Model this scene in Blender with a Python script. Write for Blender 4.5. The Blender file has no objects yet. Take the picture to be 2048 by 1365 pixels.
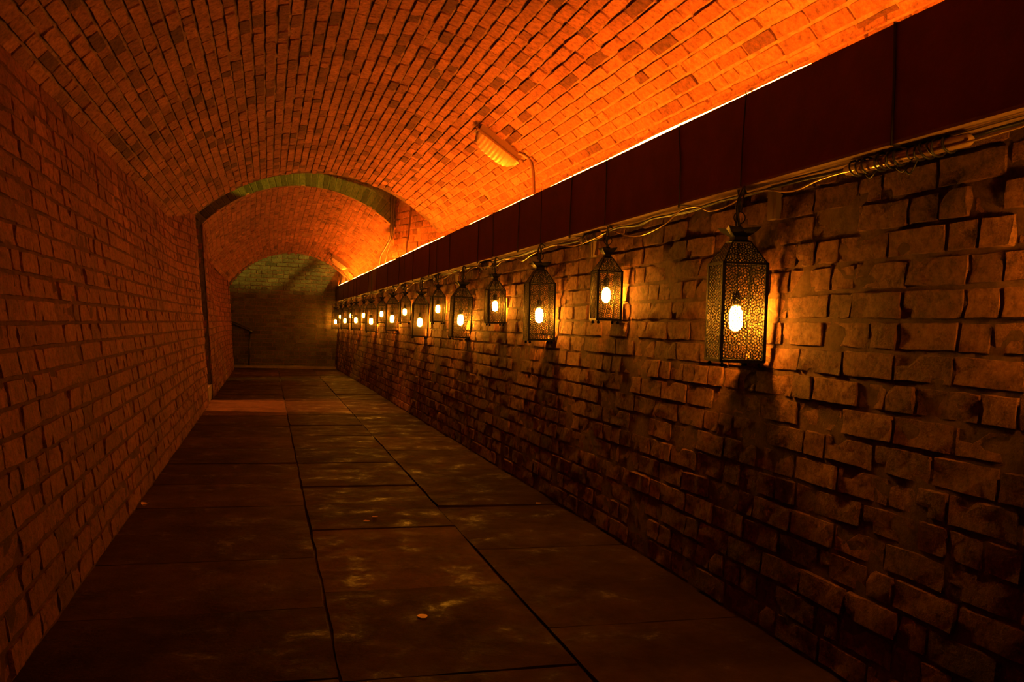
import bpy, math, random
import numpy as np
from mathutils import Vector, Matrix
random.seed(7)
rng = np.random.default_rng(11)
SC = bpy.context.scene
COL = SC.collection

# ------------------------------------------------------------------ camera
F = 1800.0
YAW, PITCH, ROLL = math.radians(15.1673), math.radians(0.8235), 0.03
cam = bpy.data.objects.new('camera', bpy.data.cameras.new('camera'))
COL.objects.link(cam)
cam.data.sensor_fit = 'HORIZONTAL'
cam.data.sensor_width = 36.0
cam.data.lens = F / 2048 * 36.0
cam.data.clip_start = 0.02
cam.data.clip_end = 200
MC = (Matrix.Rotation(-YAW, 3, 'Z') @ Matrix.Rotation(math.pi / 2 - PITCH, 3, 'X') @ Matrix.Rotation(ROLL, 3, 'Z'))
cam.matrix_world = Matrix.Translation((0, 0, 1)) @ MC.to_4x4()
SC.camera = cam
MCn = np.array(MC)

# ------------------------------------------------------------------ world, exposure, outdoor lamps
w = bpy.data.worlds.new('night')
SC.world = w
w.use_nodes = True
w.node_tree.nodes['Background'].inputs[0].default_value = (0.5, 0.45, 0.3, 1)
w.node_tree.nodes['Background'].inputs[1].default_value = 0.0015
SC.view_settings.view_transform = 'Standard'
SC.view_settings.look = 'None'
SC.view_settings.exposure = 0.0
SC.view_settings.gamma = 1.0
SC.view_settings.use_curve_mapping = False
SC.cycles.max_bounces = 8
SC.cycles.diffuse_bounces = 5
SC.cycles.use_light_tree = True

LED_POWER = 760.0
ROPE_POWER = 120.0
BULB_POWER = 900.0
LED_COLOR = (1.0, 0.165, 0.0005)
BULB_COLOR = (1.0, 0.33, 0.015)


def street_light(name, loc, aim, power, color, size, spot):
    ld = bpy.data.lights.new(name, 'SPOT')
    ld.energy = power
    ld.color = color
    ld.shadow_soft_size = size
    ld.spot_size = math.radians(spot)
    ld.spot_blend = 0.4
    o = bpy.data.objects.new(name, ld)
    COL.objects.link(o)
    o.location = loc
    o.rotation_euler = (Vector(aim) - Vector(loc)).to_track_quat('-Z', 'Y').to_euler()
    return o


street_light('street_light_beyond_end', (3.2, 17.4, 5.2), (0.2, 20.2, 2.0), 2300, (0.95, 0.68, 0.07), 0.13, 70)
street_light('street_light_before_gap', (0.5, 8.0, 5.4), (0.35, 12.2, 2.75), 1500, (1.0, 0.74, 0.03), 0.12, 27)
street_light('street_light_over_gap', (-0.35, 12.2, 5.8), (-0.1, 10.8, 0), 1500, (1.0, 0.24, 0.03), 0.05, 36)

# ------------------------------------------------------------------ helpers


def link(name, me, parent=None, mat=None):
    o = bpy.data.objects.new(name, me)
    COL.objects.link(o)
    if parent is not None:
        o.parent = parent
    if mat is not None and me is not None and len(me.materials) == 0:
        me.materials.append(mat)
    return o


def tag(o, label=None, cat=None, group=None, kind=None):
    if label:
        o['label'] = label
    if cat:
        o['category'] = cat
    if group:
        o['group'] = group
    if kind:
        o['kind'] = kind
    return o


def empty(name, loc=(0, 0, 0), rot=(0, 0, 0)):
    o = bpy.data.objects.new(name, None)
    COL.objects.link(o)
    o.location = loc
    o.rotation_euler = rot
    o.empty_display_size = 0.1
    return o


class MB:
    def __init__(s):
        s.v = []
        s.f = []

    def add(s, vs, fs):
        n = len(s.v)
        s.v.extend([tuple(p) for p in vs])
        s.f.extend([tuple(i + n for i in f) for f in fs])

    def box(s, lo, hi):
        x0, y0, z0 = lo
        x1, y1, z1 = hi
        s.hexa([(x0, y0, z0), (x1, y0, z0), (x1, y1, z0), (x0, y1, z0), (x0, y0, z1), (x1, y0, z1), (x1, y1, z1), (x0, y1, z1)])

    def hexa(s, p):
        s.add(p, [(0, 3, 2, 1), (4, 5, 6, 7), (0, 1, 5, 4), (1, 2, 6, 5), (2, 3, 7, 6), (3, 0, 4, 7)])

    def quad(s, *p):
        s.add(p, [(0, 1, 2, 3)])

    def tube(s, pts, r, n=8, cap=True, radii=None):
        pts = [Vector(p) for p in pts]
        rings = []
        up = Vector((0, 0, 1))
        t0 = (pts[1] - pts[0]).normalized()
        if abs(t0.dot(up)) > 0.9:
            up = Vector((1, 0, 0))
        a = t0.cross(up).normalized()
        for i, p in enumerate(pts):
            if i == 0:
                t = pts[1] - pts[0]
            elif i == len(pts) - 1:
                t = pts[-1] - pts[-2]
            else:
                t = pts[i + 1] - pts[i - 1]
            t.normalize()
            a = (a - t * a.dot(t)).normalized()
            b = t.cross(a)
            rr = radii[i] if radii else r
            rings.append([p + (a * math.cos(2 * math.pi * k / n) + b * math.sin(2 * math.pi * k / n)) * rr for k in range(n)])
        vs = [q for r_ in rings for q in r_]
        fs = []
        for i in range(len(pts) - 1):
            for k in range(n):
                fs.append((i * n + k, i * n + (k + 1) % n, (i + 1) * n + (k + 1) % n, (i + 1) * n + k))
        if cap:
            fs.append(tuple(reversed(range(n))))
            fs.append(tuple((len(pts) - 1) * n + k for k in range(n)))
        s.add(vs, fs)

    def lathe(s, prof, n=12, c=(0, 0, 0), sq=False):
        """prof: (r, z) list, about local z."""
        vs = []
        for r, z in prof:
            for k in range(n):
                a = 2 * math.pi * (k + (0.5 if sq else 0)) / n
                vs.append((c[0] + r * math.cos(a), c[1] + r * math.sin(a), c[2] + z))
        fs = []
        for i in range(len(prof) - 1):
            for k in range(n):
                fs.append((i * n + k, i * n + (k + 1) % n, (i + 1) * n + (k + 1) % n, (i + 1) * n + k))
        fs.append(tuple(reversed(range(n))))
        fs.append(tuple((len(prof) - 1) * n + k for k in range(n)))
        s.add(vs, fs)

    def mesh(s, name, mat, smooth=False):
        me = bpy.data.meshes.new(name)
        me.from_pydata(s.v, [], s.f)
        me.materials.append(mat)
        if smooth:
            me.polygons.foreach_set('use_smooth', [True] * len(me.polygons))
        me.update()
        return me

    def obj(s, name, mat, parent=None, smooth=False):
        return link(name, s.mesh(name, mat, smooth), parent)


def catmull(pts, sub=6):
    P = [Vector(p) for p in pts]
    P = [P[0] * 2 - P[1]] + P + [P[-1] * 2 - P[-2]]
    out = []
    for i in range(1, len(P) - 2):
        for k in range(sub):
            t = k / sub
            a, b, c, d = P[i - 1], P[i], P[i + 1], P[i + 2]
            out.append(0.5 * ((2 * b) + (c - a) * t + (2 * a - 5 * b + 4 * c - d) * t * t + (3 * b - a - 3 * c + d) * t ** 3))
    out.append(P[-2])
    return out


# ------------------------------------------------------------------ materials


class NT:
    def __init__(s, name):
        s.m = bpy.data.materials.new(name)
        s.m.use_nodes = True
        s.t = s.m.node_tree
        s.b = s.t.nodes['Principled BSDF']

    def n(s, typ, **kw):
        nd = s.t.nodes.new(typ)
        for k, v in kw.items():
            setattr(nd, k, v)
        return nd

    def l(s, a, b):
        s.t.links.new(a, b)

    def noise(s, scale, detail=4, rough=0.6, vec=None, dist=0.0):
        nd = s.n('ShaderNodeTexNoise')
        nd.inputs['Scale'].default_value = scale
        nd.inputs['Detail'].default_value = detail
        nd.inputs['Roughness'].default_value = rough
        nd.inputs['Distortion'].default_value = dist
        if vec is not None:
            s.l(vec, nd.inputs['Vector'])
        return nd.outputs['Fac']

    def ramp(s, fac, stops):
        nd = s.n('ShaderNodeValToRGB')
        el = nd.color_ramp.elements
        while len(el) < len(stops):
            el.new(0.5)
        for e, (p, c) in zip(el, stops):
            e.position = p
            e.color = (*c, 1) if len(c) == 3 else c
        s.l(fac, nd.inputs[0])
        return nd.outputs['Color']

    def mix(s, fac, a, b, mode='MIX'):
        nd = s.n('ShaderNodeMix', data_type='RGBA', blend_type=mode)
        for sock, v in ((nd.inputs[0], fac), (nd.inputs[6], a), (nd.inputs[7], b)):
            if isinstance(v, (int, float)):
                sock.default_value = v
            elif isinstance(v, tuple):
                sock.default_value = (*v, 1)
            else:
                s.l(v, sock)
        return nd.outputs[2]

    def math(s, op, a, b=None):
        nd = s.n('ShaderNodeMath', operation=op)
        for i, v in enumerate((a, b)):
            if v is None:
                continue
            if isinstance(v, (int, float)):
                nd.inputs[i].default_value = v
            else:
                s.l(v, nd.inputs[i])
        return nd.outputs[0]

    def bump(s, h, dist, strength=1.0, prev=None):
        nd = s.n('ShaderNodeBump')
        nd.inputs['Distance'].default_value = dist
        nd.inputs['Strength'].default_value = strength
        s.l(h, nd.inputs['Height'])
        if prev is not None:
            s.l(prev, nd.inputs['Normal'])
        return nd.outputs['Normal']

    def pos(s):
        return s.n('ShaderNodeNewGeometry').outputs['Position']


def brick_material(name, dark, mid, light, bumpk=1.0, pale=0.25):
    t = NT(name)
    p = t.pos()
    a1 = t.n('ShaderNodeAttribute', attribute_type='GEOMETRY', attribute_name='tone')
    a2 = t.n('ShaderNodeAttribute', attribute_type='OBJECT', attribute_name='tone')
    tone = t.math('ADD', a1.outputs['Fac'], a2.outputs['Fac'])
    base = t.ramp(tone, [(0.0, dark), (0.12, dark), (0.45, mid), (0.85, light), (1.0, tuple(c * 1.15 for c in light))])
    big = t.noise(1.3, 5, 0.6, p)
    mot = t.noise(38, 6, 0.7, p)
    base = t.mix(1.0, base, t.ramp(big, [(0.3, (0.72, 0.72, 0.72)), (0.7, (1.2, 1.2, 1.2))]), 'MULTIPLY')
    base = t.mix(1.0, base, t.ramp(mot, [(0.32, (0.45, 0.42, 0.40)), (0.5, (0.95, 0.95, 0.95)), (0.68, (1.35, 1.35, 1.35))]), 'MULTIPLY')
    stain = t.noise(9, 8, 0.75, p, 0.6)
    base = t.mix(t.ramp(stain, [(0.62, (0, 0, 0)), (0.72, (pale, pale, pale))]), base, (0.46, 0.34, 0.25))
    t.l(base, t.b.inputs['Base Color'])
    t.b.inputs['Roughness'].default_value = 0.82
    t.b.inputs['Specular IOR Level'].default_value = 0.25
    n1 = t.bump(t.noise(26, 7, 0.7, p, 0.4), 0.016 * bumpk, 1.0)
    n2 = t.bump(t.noise(170, 4, 0.7, p), 0.004 * bumpk, 1.0, n1)
    t.l(n2, t.b.inputs['Normal'])
    return t.m


def mortar_material(name, col, bumpk=1.0):
    t = NT(name)
    p = t.pos()
    mot = t.noise(14, 8, 0.75, p, 0.5)
    base = t.mix(1.0, col, t.ramp(mot, [(0.3, (0.35, 0.33, 0.3)), (0.7, (1.25, 1.25, 1.25))]), 'MULTIPLY')
    t.l(base, t.b.inputs['Base Color'])
    t.b.inputs['Roughness'].default_value = 0.9
    t.b.inputs['Specular IOR Level'].default_value = 0.2
    n1 = t.bump(t.noise(55, 8, 0.75, p, 0.4), 0.014 * bumpk, 0.9)
    t.l(n1, t.b.inputs['Normal'])
    return t.m


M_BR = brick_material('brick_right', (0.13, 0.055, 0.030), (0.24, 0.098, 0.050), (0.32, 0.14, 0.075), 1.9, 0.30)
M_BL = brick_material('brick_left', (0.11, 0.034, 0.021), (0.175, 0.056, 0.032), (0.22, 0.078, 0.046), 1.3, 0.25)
M_BV = brick_material('brick_vault', (0.10, 0.042, 0.026), (0.25, 0.105, 0.055), (0.34, 0.155, 0.085), 1.4, 0.20)
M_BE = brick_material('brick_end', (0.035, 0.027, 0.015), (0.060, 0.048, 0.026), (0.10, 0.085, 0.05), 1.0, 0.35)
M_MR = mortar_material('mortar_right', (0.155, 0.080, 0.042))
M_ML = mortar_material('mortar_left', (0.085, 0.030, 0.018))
M_MV = mortar_material('mortar_vault', (0.27, 0.165, 0.105))
M_MD = mortar_material('mortar_dark', (0.10, 0.075, 0.055))


def plain(name, col, rough=0.6, metal=0.0, bump=None, vary=None, spec=None, trans=None):
    t = NT(name)
    p = t.pos()
    t.b.inputs['Base Color'].default_value = (*col, 1)
    t.b.inputs['Roughness'].default_value = rough
    t.b.inputs['Metallic'].default_value = metal
    if spec is not None:
        t.b.inputs['Specular IOR Level'].default_value = spec
    if trans:
        t.b.inputs['Transmission Weight'].default_value = trans
    if vary:
        nz = t.noise(vary[0], 6, 0.7, p)
        c = t.mix(1.0, col, t.ramp(nz, [(0.3, (1 - vary[1],) * 3), (0.7, (1 + vary[1],) * 3)]), 'MULTIPLY')
        t.l(c, t.b.inputs['Base Color'])
    if bump:
        t.l(t.bump(t.noise(bump[0], 5, 0.7, p), bump[1]), t.b.inputs['Normal'])
    return t.m


M_BOARD = plain('dark_red_painted_board', (0.16, 0.030, 0.02), 0.5, 0, (60, 0.001), (5, 0.25))
M_LIP = plain('pale_underside', (0.22, 0.13, 0.07), 0.6, 0, (80, 0.001), (12, 0.35))
M_METAL = plain('black_lantern_metal', (0.006, 0.0045, 0.0035), 0.5, 0.0, (90, 0.0006), None, 0.06)
M_WIRE = plain('black_wire', (0.012, 0.010, 0.009), 0.5)
M_CABLE = plain('clear_copper_cable', (0.40, 0.24, 0.10), 0.25, 0.3)
M_COIL = plain('glossy_brown_tape', (0.40, 0.24, 0.10), 0.2, 0.2)
M_PIPE = plain('painted_conduit', (0.075, 0.035, 0.022), 0.45, 0, (60, 0.001))
M_DPIPE = plain('dark_conduit', (0.035, 0.025, 0.02), 0.5)
M_LENS = plain('ribbed_milky_lens', (0.36, 0.27, 0.18), 0.3, 0, (30, 0.0006), None, 0.5)
M_LBASE = plain('lamp_housing', (0.13, 0.07, 0.042), 0.5, 0, (60, 0.001))
M_TRUNK = plain('plastic_trunking', (0.17, 0.11, 0.07), 0.45, 0, (60, 0.0008))
M_LEAF = plain('dry_leaf', (0.55, 0.30, 0.14), 0.7, 0, (80, 0.002))
M_GUM = plain('pale_gum', (0.62, 0.42, 0.28), 0.7)
M_RAIL = plain('black_rail', (0.02, 0.016, 0.014), 0.35, 0.5)
M_STONE = plain('step_stone', (0.15, 0.10, 0.065), 0.7, 0, (30, 0.005), (6, 0.3))


def stone_floor():
    t = NT('worn_flagstone')
    p = t.pos()
    a2 = t.n('ShaderNodeAttribute', attribute_type='OBJECT', attribute_name='tone')
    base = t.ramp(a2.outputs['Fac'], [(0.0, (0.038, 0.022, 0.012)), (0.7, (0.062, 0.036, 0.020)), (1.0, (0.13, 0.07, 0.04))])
    n0 = t.noise(2.6, 8, 0.68, p, 0.25)
    n1 = t.noise(9, 8, 0.7, p, 0.4)
    base = t.mix(1.0, base, t.ramp(n0, [(0.34, (0.62, 0.6, 0.57)), (0.52, (0.95, 0.95, 0.95)), (0.7, (1.25, 1.2, 1.15))]), 'MULTIPLY')
    base = t.mix(1.0, base, t.ramp(n1, [(0.3, (0.75, 0.74, 0.72)), (0.7, (1.2, 1.2, 1.2))]), 'MULTIPLY')
    t.l(base, t.b.inputs['Base Color'])
    damp = t.noise(4.2, 8, 0.72, p, 0.25)
    r = t.ramp(damp, [(0.33, (0.36,) * 3), (0.45, (0.62,) * 3), (0.7, (0.85,) * 3)])
    t.l(r, t.b.inputs['Roughness'])
    sp = t.ramp(damp, [(0.31, (0.07,) * 3), (0.40, (0.010,) * 3), (0.5, (0.004,) * 3)])
    t.l(sp, t.b.inputs['Specular IOR Level'])
    b1 = t.bump(t.noise(5, 4, 0.6, p), 0.012, 0.7)
    b2 = t.bump(t.noise(70, 6, 0.7, p), 0.003, 0.9, b1)
    t.l(b2, t.b.inputs['Normal'])
    return t.m


M_FLAG = stone_floor()


def emis(name, col, power):
    t = NT(name)
    e = t.n('ShaderNodeEmission')
    e.inputs[0].default_value = (*col, 1)
    e.inputs[1].default_value = power
    t.l(e.outputs[0], t.t.nodes['Material Output'].inputs[0])
    return t.m


M_LED = emis('led_glow', LED_COLOR, LED_POWER)
M_ROPE = emis('rope_glow', (1.0, 0.2, 0.03), ROPE_POWER)
M_BULB = emis('bulb_glow', BULB_COLOR, BULB_POWER)

# ------------------------------------------------------------------ brick machinery
VARIANTS = {}


def make_variant(L, H, seed, rough=1.0, nx=4, ny=2):
    """a brick face block, local x along the course, y up the wall, z out of it; front at z = 0."""
    r = np.random.default_rng(seed)
    hx, hy = L / 2, H / 2
    vs, fs = [], []
    xs = np.linspace(-hx + 0.0042, hx - 0.0042, nx + 1)
    ys = np.linspace(-hy + 0.0042, hy - 0.0042, ny + 1)
    chip = r.random() < 0.3
    cxy = (r.choice([-hx, hx]) * r.uniform(0.4, 1), r.choice([-hy, hy]))
    for j, y in enumerate(ys):
        for i, x in enumerate(xs):
            z = r.normal(0, 0.0016) * rough
            if chip:
                d = math.hypot(x - cxy[0], y - cxy[1])
                z -= max(0, 0.035 - d) * 0.35 * rough
            vs.append((x + r.normal(0, 0.0012), y + r.normal(0, 0.0012), z))
    for j in range(ny):
        for i in range(nx):
            a = j * (nx + 1) + i
            fs.append((a, a + 1, a + nx + 2, a + nx + 1))
    ring = [(i, 0) for i in range(nx)] + [(nx, j) for j in range(ny)] + [(i, ny) for i in range(nx, 0, -1)] + [(0, j) for j in range(ny, 0, -1)]
    idx = [j * (nx + 1) + i for i, j in ring]
    n0 = len(vs)
    for (i, j) in ring:
        x = -hx + 2 * hx * i / nx
        y = -hy + 2 * hy * j / ny
        corner = i in (0, nx) and j in (0, ny)
        k = 0.95 if corner else 1.0
        vs.append(((x + r.normal(0, 0.0016) * rough) * (k if corner else 1), (y + r.normal(0, 0.0014) * rough) * (k if corner else 1), -0.017))
    m = len(ring)
    n1 = len(vs)
    for q in range(m):
        vs.append(vs[idx[q]])
    for q in range(m):
        fs.append((n0 + q, n0 + (q + 1) % m, n1 + (q + 1) % m, n1 + q))
    return np.array(vs), fs


def variant_set(key, L, H, count, mat, rough=1.0, nx=4):
    out = []
    for s in range(count):
        v, f = make_variant(L, H, hash((key, s)) % 99991 if False else (sum(map(ord, key)) * 131 + s * 17) % 99991, rough, nx)
        me = bpy.data.meshes.new('brick')
        me.from_pydata([tuple(p) for p in v], [], f)
        me.polygons.foreach_set('use_smooth', [True] * len(f))
        me.materials.append(mat)
        out.append((v, f, me, L, H))
    return out


def cam_uv(P):
    q = MCn.T @ (np.asarray(P) - np.array([0, 0, 1.0]))
    d = -q[2]
    if d < 0.3:
        return None
    return 1024 + F * q[0] / d, 682.5 - F * q[1] / d, d


class Bricks:
    """placements collected for one surface, then the 300 that show largest become objects."""

    def __init__(s):
        s.items = []

    def put(s, P, u, v, n, L, H, var, tone=None, hidden=False):
        s.items.append((np.array(P, float), np.array(u, float), np.array(v, float), np.array(n, float), L, H, var,
                        float(np.clip(rng.normal(0.5, 0.15), 0.05, 1)) if tone is None else tone, hidden))

    def build(s, parent, mat, limit=300, jitter=0.003, massname='brick_mass', name='brick'):
        scored = []
        for i, it in enumerate(s.items):
            P, u, v, n, L, H, var, tone, hidden = it
            uv = cam_uv(P)
            sc = -1
            if uv and not hidden and -20 < uv[0] < 2068 and -20 < uv[1] < 1385:
                a = cam_uv(P + u * L / 2)
                b = cam_uv(P + v * H / 2)
                if a and b:
                    sc = abs((a[0] - uv[0]) * (b[1] - uv[1]) - (a[1] - uv[1]) * (b[0] - uv[0]))
            scored.append((sc, i))
        scored.sort(reverse=True)
        single = {i for sc, i in scored[:limit] if sc > 0}
        V, Fc, T = [], [], []
        off = 0
        for i, (P, u, v, n, L, H, var, tone, hidden) in enumerate(s.items):
            vv, ff, me, L0, H0 = var
            z = rng.normal(0, jitter)
            P2 = P + n * z
            tw = rng.normal(0, 0.012)
            u2 = u + v * tw + n * rng.normal(0, 0.008)
            u2 /= np.linalg.norm(u2)
            v2 = v - u2 * v.dot(u2) + n * rng.normal(0, 0.015)
            v2 /= np.linalg.norm(v2)
            n2 = np.cross(u2, v2)
            sx, sy = L / L0, H / H0
            if i in single:
                o = bpy.data.objects.new(name, me)
                COL.objects.link(o)
                o.parent = parent
                M = Matrix(((u2[0] * sx, v2[0] * sy, n2[0], P2[0]), (u2[1] * sx, v2[1] * sy, n2[1], P2[1]), (u2[2] * sx, v2[2] * sy, n2[2], P2[2]), (0, 0, 0, 1)))
                o.matrix_world = M
                o['tone'] = tone
            else:
                W = P2 + vv[:, :1] * sx * u2 + vv[:, 1:2] * sy * v2 + vv[:, 2:3] * n2
                V.append(W)
                Fc.extend([tuple(k + off for k in f) for f in ff])
                T.extend([tone] * len(vv))
                off += len(vv)
        if V:
            me = bpy.data.meshes.new(massname)
            me.from_pydata(np.concatenate(V).tolist(), [], Fc)
            me.polygons.foreach_set('use_smooth', [True] * len(Fc))
            at = me.attributes.new('tone', 'FLOAT', 'POINT')
            at.data.foreach_set('value', T)
            me.materials.append(mat)
            o = link(massname, me, parent)
            o['kind'] = 'stuff'


def grid_mesh(name, fn, us, vs, mat, parent=None, flip=False, noise=0.0):
    nu, nv = len(us), len(vs)
    pts = []
    for a in us:
        for b in vs:
            P, n = fn(a, b)
            pts.append(tuple(np.array(P) + np.array(n) * (rng.normal(0, noise) if noise else 0)))
    fs = []
    for i in range(nu - 1):
        for j in range(nv - 1):
            q = (i * nv + j, (i + 1) * nv + j, (i + 1) * nv + j + 1, i * nv + j + 1)
            fs.append(q[::-1] if flip else q)
    me = bpy.data.meshes.new(name)
    me.from_pydata(pts, [], fs)
    me.polygons.foreach_set('use_smooth', [True] * len(fs))
    me.materials.append(mat)
    return link(name, me, parent)


def frame(fn, a, b, e=0.01):
    P = fn(a, b)
    u = fn(a + e, b) - P
    v = fn(a, b + e) - P
    u /= np.linalg.norm(u)
    v = v - u * v.dot(u)
    lv = np.linalg.norm(v)
    v /= lv
    return P, u, v, np.cross(u, v), lv / e


MORT = 0.0055

# ------------------------------------------------------------------ shape of the tunnel
Y0, Y1, YE, YW, YL = -1.4, 11.1, 19.0, 20.25, 18.8


def sstep(a, b, t):
    t = min(1, max(0, (t - a) / (b - a)))
    return t * t * (3 - 2 * t)


def xr(Y):
    return 1.64 - 0.0125 * max(0.0, Y - 4)


def zd(Y):
    return -0.0040 * max(0.0, Y - 4)


def right_wall(Y, z):
    return np.array([xr(Y) + 0.06 * z, Y, z])


def left_batter(Y):
    if Y <= Y1:
        return 0.18 - 0.085 * sstep(9.6, Y1, Y)
    return 0.085 + 0.09 * sstep(12.0, 16.0, Y) - 0.10 * sstep(17.0, 19.0, Y)


def left_wall(Y, z):
    return np.array([-0.64 - left_batter(Y) * z, Y, z])


def circ(X, c, ap, R):
    return ap - R + math.sqrt(max(0.0, R * R - (X - c) ** 2))


V1 = (0.57, 2.79, 2.0)


def vault1(Y, th):
    """th is arc length from the crown, positive to the right."""
    a = th / V1[2]
    return np.array([V1[0] + V1[2] * math.sin(a), Y, V1[1] - V1[2] + V1[2] * math.cos(a)])


def y2(X):
    return 11.85 + (X + 0.83) * 0.30


SECT = [(11.0, 0.5, 2.79, 1.72, 1.36), (12.5, 0.5, 2.79, 1.75, 1.38), (16.0, 0.5, 2.71, 1.95, 1.52), (17.5, 0.5, 2.62, 1.72, 1.42), (19.0, 0.47, 2.39, 1.42, 1.22), (19.1, 0.47, 2.39, 1.42, 1.22)]


def sect(Y):
    for a, b in zip(SECT, SECT[1:]):
        if Y <= b[0]:
            t = (Y - a[0]) / (b[0] - a[0])
            return [p + (q - p) * t for p, q in zip(a[1:], b[1:])]
    return SECT[-1][1:]


def vault2(Y, s):
    """s from -1 (left springing) to 1 (right springing)."""
    c, ap, R, hw = sect(Y)
    a = s * math.asin(min(1.0, hw / R))
    return np.array([c + R * math.sin(a), Y, ap - R + R * math.cos(a)])


# ------------------------------------------------------------------ right wall
def courses(bk, fn, ua, ub, rows, course, L, header_rows, sets, start=0.0, clip=None, hid=None, swap=0.12, bed=0.0075):
    """running bricks along a surface fn(u, v); rows is a list of v values."""
    st, hd = sets
    for r, v in enumerate(rows):
        hdr = header_rows(r)
        x = ua - rng.uniform(0, 0.2)
        while x < ub:
            h = hdr
            if rng.random() < swap:
                h = not h
            ln = (L / 2 if h else L) + rng.normal(0, 0.004)
            xc = x + ln / 2
            P, uu, vv, nn, sc = frame(fn, xc, v)
            if clip is None or clip(P, xc, v, ln):
                var = (hd if h else st)[rng.integers(0, len(hd if h else st))]
                bk.put(P, uu, vv, nn, ln - 0.0065 + rng.normal(0, 0.002), course * sc - bed + rng.normal(0, 0.0016), var,
                       hidden=bool(hid and hid(P)))
            x += ln


stE = variant_set('se', 0.225, 0.077, 8, M_BE, 1.0)
hdE = variant_set('he', 0.105, 0.077, 6, M_BE, 1.0, 2)
rw = tag(empty('wall_right'), 'battered brick tunnel wall on the lantern side, below the red board', 'wall', kind='structure')
CR = 0.0875
stR = variant_set('sr', 0.225, 0.077, 12, M_BR, 1.7)
hdR = variant_set('hr', 0.105, 0.077, 10, M_BR, 1.7, 2)
bk = Bricks()


def rw_fn(Y, z):
    return right_wall(Y, z)


def rw_fn_in(Y, z):
    # u = -Y so that the normal faces the tunnel
    return right_wall(-Y, z)


courses(bk, rw_fn_in, -20.2, 1.4, [CR * (k + 0.5) + 0.004 for k in range(18)], CR, 0.232, lambda r: r % 4 == 1, (stR, hdR), clip=lambda P, a, b, l: P[2] < 1.56, swap=0.22)
bk.build(rw, M_BR, 300, 0.0035)
grid_mesh('mortar_bed', lambda a, b: (right_wall(a, b) + np.array([MORT, 0, 0]), (1, 0, 0)), np.arange(Y0, 20.31, 0.06), np.arange(-0.05, 1.80, 0.045), M_MR, rw, noise=0.0022)
# ledge behind the board and the short springing wall above it
upper = Bricks()


def rw_up(Y, z):
    Yp = -Y
    X = 2.055
    if Yp > 12.5:
        X = 1.86 - 0.4 * sstep(17, 19, Yp)
    return np.array([X + 0.02 * (z - 2), Yp, z])


stV = variant_set('sv', 0.225, 0.077, 12, M_BV, 1.0)
hdV = variant_set('hv', 0.105, 0.077, 10, M_BV, 1.0, 2)
courses(upper, rw_up, -11.1, 1.4, [1.80 + 0.088 * k for k in range(5)], 0.088, 0.232, lambda r: True, (stV, hdV), clip=lambda P, a, b, l: P[2] < 2.16)


# splayed side of the gap between the vaults
def gapside(a, z):
    t = a / 1.55
    return np.array([1.66 + 0.40 * t + 0.02 * (z - 1.8), 12.62 - 1.50 * t, z])


courses(upper, gapside, 0.03, 1.5, [1.80 + 0.088 * k for k in range(14)], 0.088, 0.232, lambda r: r % 2 == 1, (stV, hdV), swap=0.1)
upper.build(rw, M_BV, 120, 0.003, massname='springing_brick_mass')
mb = MB()
mb.quad((1.70, Y0, 1.76), (2.10, Y0, 1.76), (2.10, 20.2, 1.70), (1.50, 20.2, 1.70))
mb.quad((2.068, Y0, 1.7), (2.068, Y1, 1.7), (2.068, Y1, 2.2), (2.068, Y0, 2.2))
mb.quad((1.668, 12.63, 1.65), (2.078, 11.10, 1.65), (2.10, 11.10, 4.2), (1.69, 12.63, 4.2))
mb.obj('ledge', M_MV, rw)

# right wall above the board inside the second vault (springer)
# ------------------------------------------------------------------ left wall
lw = tag(empty('wall_left'), 'tall red-lit brick wall leaning outward, opposite the lanterns', 'wall', kind='structure')
stL = variant_set('sl', 0.225, 0.077, 12, M_BL, 1.5)
hdL = variant_set('hl', 0.105, 0.077, 10, M_BL, 1.5, 2)
bk = Bricks()


def left_ok(P, a, b, l):
    Y = P[1]
    if Y - l / 2 < Y1 and Y + l / 2 > Y1 + 0.0:
        return False
    if Y1 < Y < 11.93 + 0.0:
        return False
    if Y + l / 2 > YL + 0.1:
        return False
    if Y <= Y1:
        return P[2] < circ(P[0], *V1) + 0.03
    return P[2] < 2.35


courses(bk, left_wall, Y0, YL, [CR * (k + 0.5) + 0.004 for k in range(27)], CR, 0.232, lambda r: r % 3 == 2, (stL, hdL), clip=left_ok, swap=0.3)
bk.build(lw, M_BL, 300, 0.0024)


def lw_back(a, b):
    return left_wall(a, b) + np.array([-MORT, 0, 0]), (1, 0, 0)


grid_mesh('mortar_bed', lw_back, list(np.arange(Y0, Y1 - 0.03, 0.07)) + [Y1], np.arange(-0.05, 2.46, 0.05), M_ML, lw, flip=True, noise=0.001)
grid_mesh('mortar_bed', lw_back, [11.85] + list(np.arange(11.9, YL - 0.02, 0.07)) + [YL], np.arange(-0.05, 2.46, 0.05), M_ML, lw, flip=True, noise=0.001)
# the narrow recess: its far face, near face and back
mb = MB()
for (ya, yb) in ((Y1 - 0.04, Y1), (11.86, 12.0)):
    n = 12
    pts = []
    for k in range(n + 1):
        z = -0.05 + 3.4 * k / n
        Pw = left_wall(Y1 if ya < Y1 else 11.9, z)
        pts.append(z)
        if k:
            z0 = pts[-2]
            X0 = left_wall(Y1 if ya < Y1 else 11.9, z0)[0] - 0.012
            X1 = left_wall(Y1 if ya < Y1 else 11.9, z)[0] - 0.012
            mb.hexa([(-1.9, ya, z0), (X0, ya, z0), (X0, yb, z0), (-1.9, yb, z0), (-1.9, ya, z), (X1, ya, z), (X1, yb, z), (-1.9, yb, z)])
mb.box((-1.9, Y1 - 0.04, -0.05), (-1.5, 12.0, 4.2))
mb.obj('recess_core', M_MD, lw)
rec = Bricks()


def recess_far(X, z):
    return np.array([X, 11.852, z])


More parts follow.
